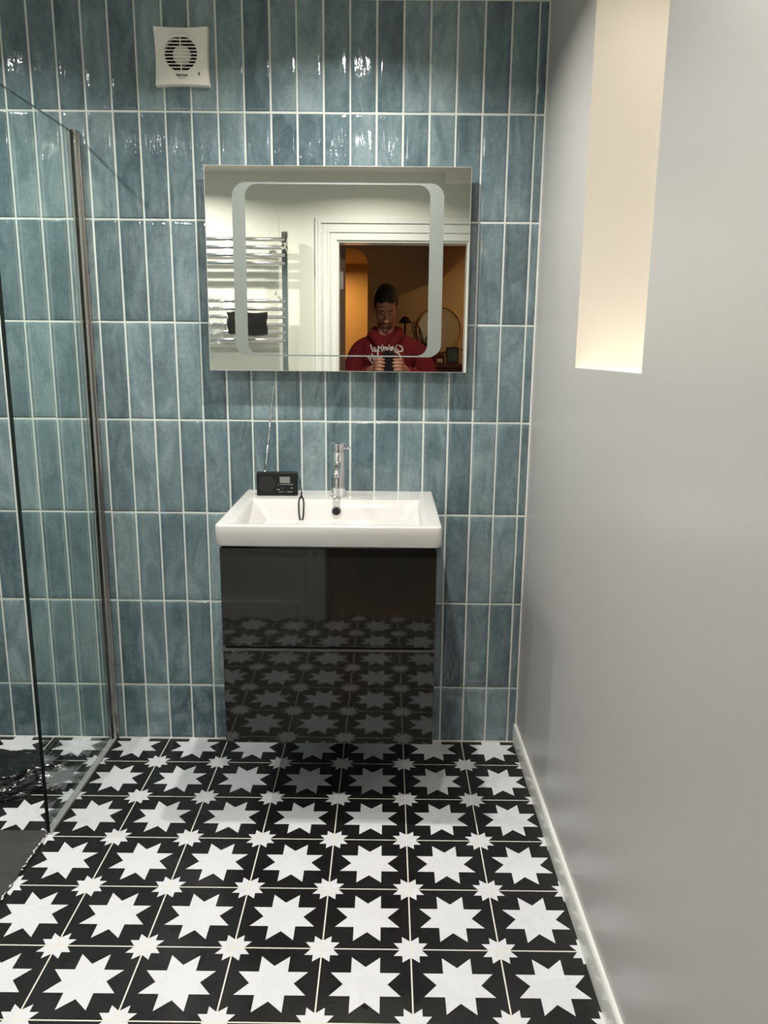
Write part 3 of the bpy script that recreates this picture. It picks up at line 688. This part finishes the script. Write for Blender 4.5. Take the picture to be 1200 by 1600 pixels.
# the white string tied round the top of the upright
bm = bmesh.new(); X0, Y0 = -.586, RY+.020
tube(bm, spline([(X0+.021, Y0-.02, 1.998), (X0+.016, Y0+.001, 1.965), (X0-.004, Y0+.003, 1.915), (X0-.020, Y0+.001, 1.925)], 5), .0018, 6)
tube(bm, spline([(X0-.021, Y0-.02, 1.932), (X0-.012, Y0+.002, 1.942), (X0+.006, Y0+.004, 1.944), (X0+.020, Y0+.001, 1.925), (X0+.026, Y0-.006, 1.885)], 5), .0018, 6)
tube(bm, spline([(X0-.002, Y0+.003, 1.944), (X0+.008, Y0+.004, 1.915), (X0+.020, Y0+.001, 1.882)], 5), .0016, 6)
tag(link('white_string', bm, M_CORD, smooth=True), 'white string knotted round the top of the towel radiator upright, seen in the mirror', 'string')
# pull cord hanging behind the rails
bm = bmesh.new(); tube(bm, spline([(-0.654, DY0+.025, CEIL), (-0.654, DY0+.025, 1.95), (-0.652, DY0+.025, 1.706)], 6), .0012, 6)
pc = link('pull_cord', bm, M_CORD, smooth=True); tag(pc, 'thin white light pull cord hanging behind the towel radiator, seen in the mirror', 'pull cord')
bm = bmesh.new(); lathe(bm, [(.002, .0), (.008, -.010), (.009, -.022), (.006, -.030), (.001, -.032)], 16, Matrix.Translation((-.652, DY0+.025, 1.708))); link('cord_toggle', bm, M_CORD, pc, True)
# dark film packet tucked in front of the rails
bm = bmesh.new(); nX, nZ = 24, 14; rows = []
for j in range(nZ+1):
    row = []
    for i in range(nX+1):
        u, v_ = i/nX, j/nZ; x = -0.905+.226*u+.003*math.sin(v_*9); z = 1.4510+.125*v_+.004*math.sin(u*7)
        row.append(bm.verts.new((x, RY+.062+.004*noise.noise(Vector((u*4, v_*4, 3)))+(.008 if u > .96 else 0), z)))
    rows.append(row)
for a, b in zip(rows, rows[1:]):
    for k in range(nX): bm.faces.new((a[k], a[k+1], b[k+1], b[k]))
bmesh.ops.solidify(bm, geom=bm.faces[:], thickness=0.004)
tag(link('film_packet', bm, M_FOIL, smooth=True), 'dark grey shiny packet on the lower rails of the towel radiator, seen in the mirror', 'packet')

# crinkled clear protective film left on the lower rails
mf = bpy.data.materials.new('clear_film'); mf.use_nodes = True; n_ = mf.node_tree; n_.nodes.clear()
o_ = N(n_, 'ShaderNodeOutputMaterial'); t_ = N(n_, 'ShaderNodeBsdfTransparent'); g_ = N(n_, 'ShaderNodeBsdfGlossy'); d_ = N(n_, 'ShaderNodeBsdfDiffuse')
g_.inputs['Roughness'].default_value = 0.15; d_.inputs[0].default_value = (.8, .82, .8, 1)
m1 = N(n_, 'ShaderNodeMixShader'); m1.inputs[0].default_value = .25; L(n_, g_.outputs[0], m1.inputs[1]); L(n_, d_.outputs[0], m1.inputs[2])
m2 = N(n_, 'ShaderNodeMixShader'); m2.inputs[0].default_value = .34; L(n_, t_.outputs[0], m2.inputs[1]); L(n_, m1.outputs[0], m2.inputs[2]); L(n_, m2.outputs[0], o_.inputs[0])
bm = bmesh.new(); rows = []
for j in range(29):
    rows.append([bm.verts.new((-1.21+.285*i/24+.004*noise.noise(Vector((j*.3, i*.1, 8))), RY+.040+.014*noise.noise(Vector((i*.30, j*.30, 4)))+.008*noise.noise(Vector((i*.9, j*.9, 1))), 1.400+.262*j/28+.006*math.sin(i*.4))) for i in range(25)])
for a, b in zip(rows, rows[1:]):
    for k in range(24): bm.faces.new((a[k], a[k+1], b[k+1], b[k]))
tag(link('plastic_film', bm, mf), 'crinkled clear plastic film over the left end of the towel radiator, in the mirror', 'plastic film')
# ------------------------------------------------------------------ hall furniture seen past the person
sb = thing('sideboard', 'red-brown wooden sideboard against the hall wall, seen in the mirror', 'sideboard', (0.62, -3.43, 0))
boxobj('cabinet_body', (-0.50, -0.16, 0.06), (0.50, 0.15, 1.288), M_REDWOOD, sb, bevel=.004)
boxobj('top_board', (-0.52, -0.165, 1.288), (0.52, 0.17, 1.320), M_REDWOOD, sb, bevel=.004)
for s in (-1, 1):
    dd = boxobj('cabinet_door', (min(0.01*s, .48*s), .15, .10), (max(.01*s, .48*s), .166, 1.24), M_REDWOOD, sb, bevel=.003)
    bm = bmesh.new(); bmesh.ops.create_uvsphere(bm, u_segments=12, v_segments=8, radius=.012); 
    kb = link('knob', bm, M_STEEL, dd, True); kb.location = (.04*s, .178, .8)
for x in (-.46, .46): boxobj('foot', (x-.03, -.14, 0), (x+.03, .13, .06), M_REDWOOD, sb)
rm = thing('round_mirror', 'round pale wooden framed mirror above the sideboard, seen in the bathroom mirror', 'mirror', (0.350, -3.592, 1.569))
bm = bmesh.new(); ring = [Vector((0.163*math.cos(2*math.pi*k/48), 0, 0.163*math.sin(2*math.pi*k/48))) for k in range(48)]; tube(bm, ring, .011, 10, closed=True); link('frame', bm, M_PALEWOOD, rm, True)
bm = bmesh.new(); lathe(bm, [(.160, 0), (.160, .006)], 48, Matrix.Translation((0, .002, 0)) @ Matrix.Rotation(R(90), 4, 'X')); link('glass', bm, simple('aged_mirror', (.62, .52, .34, 1), .25, metal=.6), rm)
# small things on the sideboard
SZ = 1.320
lp_ = thing('table_lamp', 'small dark table lamp with a cone shade beside the person in the hall', 'lamp', (0.095, -3.42, SZ))
bm = bmesh.new(); lathe(bm, [(.04, 0), (.04, .012), (.008, .02), (.006, .29)], 20); link('lamp_base', bm, M_BRANCH, lp_, True)
bm = bmesh.new(); lathe(bm, [(.052, .285), (.040, .300), (.018, .325), (.004, .332)], 24); link('lamp_shade', bm, M_BRANCH, lp_, True)
bv = thing('branch_vase', 'dark vase of curved bare branches on the sideboard', 'vase', (0.235, -3.40, SZ))
bm = bmesh.new(); lathe(bm, [(.020, 0), (.032, .03), (.030, .07), (.014, .11), (.016, .125)], 24); link('vase', bm, M_BRANCH, bv, True)
for pts in ([(0, 0, .11), (.01, 0, .17), (.035, 0, .23), (.030, .01, .32)], [(0, 0, .11), (.03, 0, .16), (.06, .01, .20), (.065, .01, .27)], [(0, 0, .11), (-.02, 0, .20), (-.05, 0, .27), (-.085, 0, .28), (-.09, 0, .22)], [(0, 0, .11), (-.03, 0, .18), (-.045, .01, .26), (-.08, .01, .25)], [(0, 0, .11), (.04, 0, .14), (.075, 0, .19)]):
    bm = bmesh.new(); P_ = spline(pts, 6); tube(bm, P_, [.0055-.003*i/len(P_) for i in range(len(P_))], 8); link('branch', bm, M_BRANCH, bv, True)
rb = thing('small_box', 'small box with a pale label in front of the round mirror', 'box', (0.335, -3.37, SZ))
boxobj('box_body', (-.055, -.03, 0), (.045, .02, .060), M_REDCARD, rb, bevel=.001)
boxobj('pale_label', (-.010, .02, .008), (.030, .0215, .034), M_CORD, rb)
pf_ = thing('picture_frame', 'small standing picture frame on the sideboard right of the round mirror', 'picture frame', (0.436, -3.37, SZ), rz=R(8))
bm = bmesh.new(); box(bm, (-.045, 0, 0), (-.037, .012, .115)); box(bm, (.037, 0, 0), (.045, .012, .115)); box(bm, (-.037, 0, 0), (.037, .012, .008)); box(bm, (-.037, 0, .107), (.037, .012, .115)); link('frame', bm, M_BRANCH, pf_)
boxobj('picture', (-.037, .001, .008), (.037, .006, .107), M_TREE, pf_)
po = thing('potted_plant', 'dark leafy pot plant at the right end of what shows of the sideboard', 'plant', (0.605, -3.42, SZ))
bm = bmesh.new(); lathe(bm, [(.035, 0), (.048, .09), (.050, .095), (.044, .095), (.040, .085)], 24); link('pot', bm, M_GROUT, po, True)
bm = bmesh.new()
for k in range(60):
    a = random.uniform(0, 2*math.pi); el = random.uniform(.1, 1.3); ln = random.uniform(.06, .15)
    d_ = Vector((math.cos(a)*math.cos(el), math.sin(a)*math.cos(el), math.sin(el))); s_ = d_.cross(Vector((0, 0, 1))).normalized()
    b0 = Vector((0, 0, .09)); p1 = b0+d_*ln*.6; p2 = b0+d_*ln+Vector((0, 0, -.02))
    bm.faces.new([bm.verts.new(p) for p in (b0, p1+s_*.014, p2, p1-s_*.014)])
link('foliage', bm, M_LEAF, po)

# ------------------------------------------------------------------ person holding the phone (seen in the mirror)
def remesh_union(parts, voxel, smooth_it=4, sfac=.5):
    bm = bmesh.new()
    for p in parts: p(bm)
    me = bpy.data.meshes.new('tmp'); bm.to_mesh(me); bm.free(); o = bpy.data.objects.new('tmp', me); C.objects.link(o)
    m = o.modifiers.new('r', 'REMESH'); m.mode = 'VOXEL'; m.voxel_size = voxel; m.use_smooth_shade = True
    s = o.modifiers.new('s', 'SMOOTH'); s.factor = sfac; s.iterations = smooth_it
    dg = bpy.context.evaluated_depsgraph_get(); res = bpy.data.meshes.new_from_object(o.evaluated_get(dg)); bpy.data.objects.remove(o); bpy.data.meshes.remove(me)
    return res
def ell(c, r, rot=None, n=20):
    def f(bm):
        g = bmesh.ops.create_uvsphere(bm, u_segments=n, v_segments=n//2+2, radius=1.0)
        Mx = Matrix.Translation(c) @ (rot or Matrix.Identity(4)) @ Matrix.Diagonal((r[0], r[1], r[2], 1))
        for v in g['verts']: v.co = Mx @ v.co
    return f
def limb(pts, rads, sub=6, n=16, flat=None):
    def f(bm):
        P_ = spline(pts, sub); K = len(P_)-1; rr_ = []
        for i in range(K+1):
            t = i/K*(len(rads)-1); a = int(min(t, len(rads)-2)); u = t-a; u = u*u*(3-2*u); rr_.append(rads[a]*(1-u)+rads[a+1]*u)
        tube(bm, P_, rr_, n)
        for pp, q_ in ((P_[0], rr_[0]), (P_[-1], rr_[-1])):
            g = bmesh.ops.create_uvsphere(bm, u_segments=n, v_segments=10, radius=q_*.995)
            for v in g['verts']: v.co += pp
    return f
person = thing('person', 'person in a red hooded sweatshirt looking down at a phone, reflected in the mirror', 'person', (0, 0, 0))
person.scale = (1, 1, 1.0105)
HX, HY, HZ = -0.040, -2.870, 1.640          # head centre
HR = Matrix.Rotation(R(24), 4, 'X')         # head bowed towards the phone (faces +y)
HR = Matrix.Rotation(R(-3), 4, 'Z') @ Matrix.Rotation(R(-29), 4, 'X') @ Matrix.Diagonal((1.02, 1.05, 1.07, 1))
def hl(x, y, z): return Vector((HX, HY, HZ)) + (HR @ Vector((x, y, z)))
def hell(c, r, rot=None): return ell(hl(*c), r, HR @ (rot or Matrix.Identity(4)), 24)
head = [hell((0, -.018, .042), (.077, .096, .092)), hell((0, .030, -.010), (.066, .066, .082)), hell((0, .040, -.070), (.048, .050, .046)), hell((0, .078, -.098), (.024, .020, .018)),
        hell((0, .078, .036), (.056, .018, .014)), hell((0, .104, -.010), (.010, .016, .026)), hell((0, .116, -.026), (.014, .013, .010)), hell((-.012, .108, -.028), (.008, .009, .007)), hell((.012, .108, -.028), (.008, .009, .007)),
        hell((-.036, .070, -.012), (.022, .020, .018)), hell((.036, .070, -.012), (.022, .020, .018)), hell((0, .093, -.054), (.024, .010, .0055)), hell((0, .091, -.064), (.020, .010, .006)),
        hell((-.026, .078, .014), (.016, .014, .009)), hell((.026, .078, .014), (.016, .014, .009)),
        hell((-.081, -.006, -.004), (.007, .018, .032)), hell((.081, -.006, -.004), (.007, .018, .032)),
        limb([(HX, -2.905, 1.44), (HX, -2.895, 1.52), hl(0, -.01, -.05)], [.064, .056, .058])]
SH_L, SH_R = (-0.165, -2.925, 1.375), (0.130, -2.925, 1.375)
EL_L, EL_R = (-0.275, -2.865, 1.150), (0.255, -2.865, 1.150)
WR_L, WR_R = (-0.128, -2.640, 1.248), (0.092, -2.640, 1.248)
PC = -0.014                                # phone centre x
body = head+[limb([(-0.015, -2.94, .95), (-0.015, -2.94, 1.12), (-0.015, -2.935, 1.30), (-.03, -2.92, 1.44)], [.125, .115, .135, .075]),
    limb([(-.09, -2.935, 1.40), SH_L, EL_L, WR_L], [.05, .045, .038, .029]), limb([(.06, -2.935, 1.40), SH_R, EL_R, WR_R], [.05, .045, .038, .029]),
    limb([(-.10, -2.94, .96), (-.115, -2.93, .50), (-.12, -2.95, .09)], [.085, .055, .038]), limb([(.07, -2.94, .96), (.085, -2.93, .50), (.09, -2.95, .09)], [.085, .055, .038]),
    limb([(-.12, -2.97, .045), (-.125, -2.80, .035)], [.035, .028]), limb([(.09, -2.97, .045), (.095, -2.80, .035)], [.035, .028])]
for s, wr in ((-1, WR_L), (1, WR_R)):
    px_ = PC+s*.062
    body.append(limb([wr, (PC+s*.088, -2.600, 1.268)], [.029, .026], 3)); body.append(ell((PC+s*.080, -2.582, 1.284), (.018, .040, .036), Matrix.Rotation(R(10*s), 4, 'Z')))
    for i, ln in enumerate((.92, 1.0, .96, .80)):
        z = 1.318-.0205*i; kx = PC+s*.083
        body.append(limb([(kx-s*0, -2.572, z-.002), (kx-s*.002, -2.550, z), (PC+s*.062, -2.5345, z+.001), (PC+s*(.062-.036*ln), -2.5345, z+.002)], [.0098, .0092, .0085, .0072], 4, 12))
    body.append(limb([(PC+s*.082, -2.590, 1.276), (PC+s*.066, -2.580, 1.300), (PC+s*.040, -2.572, 1.318), (PC+s*.022, -2.566, 1.322)], [.0125, .0110, .0100, .0085], 4, 12))
bme = remesh_union(body, 0.0042, 2, .4)
bme.materials.append(M_SKIN)
for p in bme.polygons: p.use_smooth = True
bo = bpy.data.objects.new('body', bme); C.objects.link(bo); bo.parent = person
# clothes
hood = [limb([(-0.015, -2.94, 1.04), (-0.015, -2.93, 1.20), (-.020, -2.925, 1.33), (-.025, -2.925, 1.425)], [.135, .150, .155, .105]), ell((-.015, -2.94, .985), (.186, .142, .100), n=32), ell((-.015, -2.94, 1.08), (.180, .140, .16), n=32), ell((-.015, -2.935, 1.22), (.185, .145, .16), n=32),
        ell((-.11, -2.925, 1.36), (.115, .105, .12)), ell((.08, -2.925, 1.36), (.115, .105, .12)),
        limb([(-.10, -2.93, 1.430), (-.200, -2.925, 1.385), (-.252, -2.90, 1.27), (-.285, -2.865, 1.150), (-.235, -2.775, 1.190), (-.145, -2.662, 1.240)], [.060, .064, .064, .060, .056, .041]),
        limb([(.05, -2.93, 1.430), (.160, -2.925, 1.385), (.230, -2.90, 1.27), (.265, -2.865, 1.150), (.205, -2.775, 1.190), (.110, -2.662, 1.240)], [.060, .064, .064, .060, .056, .041]),
        limb([(-.125, -2.90, 1.470), (-.115, -2.845, 1.475), (-.085, -2.815, 1.430), (-.055, -2.800, 1.390)], [.038, .036, .032, .024]),
        limb([(.055, -2.90, 1.470), (.045, -2.845, 1.475), (.015, -2.815, 1.430), (-.015, -2.800, 1.390)], [.038, .036, .032, .024]),
        limb([(-.125, -2.91, 1.475), (-.10, -2.98, 1.495), (-.035, -3.01, 1.490), (.03, -2.98, 1.495), (.055, -2.91, 1.475)], [.038, .048, .055, .048, .038]),
        ell((-.035, -3.045, 1.42), (.10, .05, .09))]
hme = remesh_union(hood, 0.0075, 3, .5); hme.materials.append(M_HOODIE)
ho = bpy.data.objects.new('hooded_sweatshirt', hme); C.objects.link(ho); ho.parent = person
for p in hme.polygons: p.use_smooth = True
jme = remesh_union([ell((-.015, -2.94, .95), (.165, .125, .12)), limb([(-.09, -2.94, .95), (-.115, -2.93, .50), (-.12, -2.955, .07)], [.105, .075, .062]), limb([(.06, -2.94, .95), (.085, -2.93, .50), (.09, -2.955, .07)], [.105, .075, .062])], .01, 3); jme.materials.append(M_JEANS)
jo = bpy.data.objects.new('jeans', jme); C.objects.link(jo); jo.parent = person
for p in jme.polygons: p.use_smooth = True
for x in (-.122, .092):
    sme = remesh_union([limb([(x, -2.995, .050), (x, -2.90, .050), (x, -2.80, .038), (x, -2.765, .032)], [.046, .048, .042, .030]), ell((x, -2.87, .016), (.050, .145, .016))], .007, 2); sme.materials.append(M_SHOE)
    so = bpy.data.objects.new('shoe', sme); C.objects.link(so); so.parent = person
# hair: short crop covering crown, back and sides
hair = remesh_union([hell((0, -.024, .050), (.0815, .099, .094))], .005, 1)
bm = bmesh.new(); bm.from_mesh(hair); HI = HR.inverted()
dele = []
for v in bm.verts:
    l = HI @ (v.co-Vector((HX, HY, HZ)))
    lim = (0.048+.45*max(0, abs(l.x)-.012)+.004*noise.noise(l*90) if abs(l.x) < .058 else .004) if l.y > .035 else (-.012 if l.y > .004 else (.020 if l.y > -.022 else -.055))
    if l.y > .02 and l.z < lim: dele.append(v)
    elif l.y <= .02 and l.z < lim: dele.append(v)
bmesh.ops.delete(bm, geom=dele, context='VERTS'); bmesh.ops.solidify(bm, geom=bm.faces[:], thickness=.004)
link('hair', bm, M_HAIR, person, True)
beard = remesh_union([hell((0, .041, -.071), (.0505, .053, .048)), hell((0, .079, -.099), (.026, .0225, .0205)), hell((0, .089, -.050), (.030, .013, .011))], .0035, 2)
bm = bmesh.new(); bm.from_mesh(beard); dele = []
for v in bm.verts:
    l = HI @ (v.co-Vector((HX, HY, HZ)))
    if l.z > -.040 or l.y < .02 or (abs(l.x) < .024 and -.070 < l.z < -.050): dele.append(v)
bmesh.ops.delete(bm, geom=dele, context='VERTS'); bmesh.ops.solidify(bm, geom=bm.faces[:], thickness=.002); link('beard', bm, M_BEARD, person, True)
# eyebrows and closed-looking downcast eyelids
for s in (-1, 1):
    bm = bmesh.new(); tube(bm, spline([hl(s*.014, .094, .030), hl(s*.030, .093, .036), hl(s*.048, .080, .031)], 5), .0032, 8); link('eyebrow', bm, M_HAIR, person, True)
    bm = bmesh.new(); tube(bm, spline([hl(s*.015, .091, .011), hl(s*.028, .0925, .007), hl(s*.041, .084, .011)], 5), .0013, 6); link('eyelashes', bm, M_HAIR, person, True)
# draw cords
for x0_, x1_ in ((-.082, -.074), (.006, .020)):
    bm = bmesh.new(); tube(bm, spline([(x0_, -2.785, 1.405), (x0_-.004, -2.748, 1.350), (x1_, -2.745, 1.295), (x1_+.002, -2.750, 1.235)], 6), .0055, 8); link('drawstring', bm, M_CORD, person, True)
# chest lettering and swirl; projected on to the front of the sweatshirt
hob = bmesh.new(); hob.from_mesh(hme)
from mathutils.bvhtree import BVHTree
bvh = BVHTree.FromBMesh(hob)
def on_chest(o, eps=.0045):
    for v in o.data.vertices:
        w_ = v.co
        hit = bvh.ray_cast(Vector((w_.x, -2.2, w_.z)), Vector((0, -1, 0)))
        if hit[0] is not None: v.co = Vector((w_.x, hit[0].y+eps+(.0 if w_.y > 0 else 0), w_.z))
def chest_text(body_, size, x, z, shear):
    o = text_mesh('chest_lettering', body_, size, M_CORD, person, (0, 0, 0), (0, 0, 0), ext=0.0, shear=shear, bold=.0012)
    bm = bmesh.new(); bm.from_mesh(o.data); bmesh.ops.triangulate(bm, faces=bm.faces[:])
    bmesh.ops.subdivide_edges(bm, edges=[e for e in bm.edges if e.calc_length() > .005], cuts=3, use_grid_fill=False); bmesh.ops.triangulate(bm, faces=bm.faces[:])
    # the wearer faces +y, so letters run towards -x
    for v in bm.verts: v.co = Vector((x-v.co.x, 0, z+v.co.y))
    bmesh.ops.solidify  # (kept thin: print on cloth)
    bm.to_mesh(o.data); bm.free(); on_chest(o); return o
chest_text('Original', .066, -.020, 1.372, .35)
chest_text('Supply', .072, -.055, 1.312, .35)
bm = bmesh.new(); tube(bm, spline([(.02, -2.75, 1.375), (.05, -2.75, 1.36), (.062, -2.75, 1.32), (.045, -2.75, 1.29), (.080, -2.75, 1.27), (.100, -2.75, 1.23), (.075, -2.75, 1.21)], 8), .005, 8)
sw = link('chest_swirl', bm, M_CORD, person, True)
for v in sw.data.vertices:
    hit = bvh.ray_cast(Vector((v.co.x, -2.2, v.co.z)), Vector((0, -1, 0)))
    if hit[0] is not None: v.co.y = hit[0].y+.0015+(v.co.y+2.75)*.15
hob.free()
bm = bmesh.new(); tube(bm, [Vector((PC-.052, -2.5345+.0092*math.cos(2*math.pi*k/20), 1.2775+.0092*math.sin(2*math.pi*k/20))) for k in range(20)], .0016, 6, closed=True)
tag(link('finger_ring', bm, M_CHROME, person, True), 'silver finger ring')
# phone
ph = thing('smartphone', 'black smartphone held upright in both hands in front of the red sweatshirt', 'phone', (PC, -2.553, 1.2410))
boxobj('phone_body', (-.0355, -.0045, 0), (.0355, .0045, .1465), M_PHONE, ph, bevel=.004, seg=3)
boxobj('screen', (-.033, -.0052, .003), (.033, -.0044, .1435), simple('phone_screen', (.02, .02, .025, 1), .05), ph)
cm = boxobj('camera_bump', (0.001, .0045, .108), (.0325, .0062, .1435), M_PHONE, ph, bevel=.0008)
for x, z in ((.009, .1345), (.009, .117), (.0245, .1345)):
    bm = bmesh.new(); lathe(bm, [(.0068, 0), (.0068, .0014), (.0055, .0018), (.005, .0010), (.001, .0010)], 20, Matrix.Translation((x, .0060, z)) @ Matrix.Rotation(R(-90), 4, 'X')); link('camera_lens', bm, M_PHONE, cm, True)
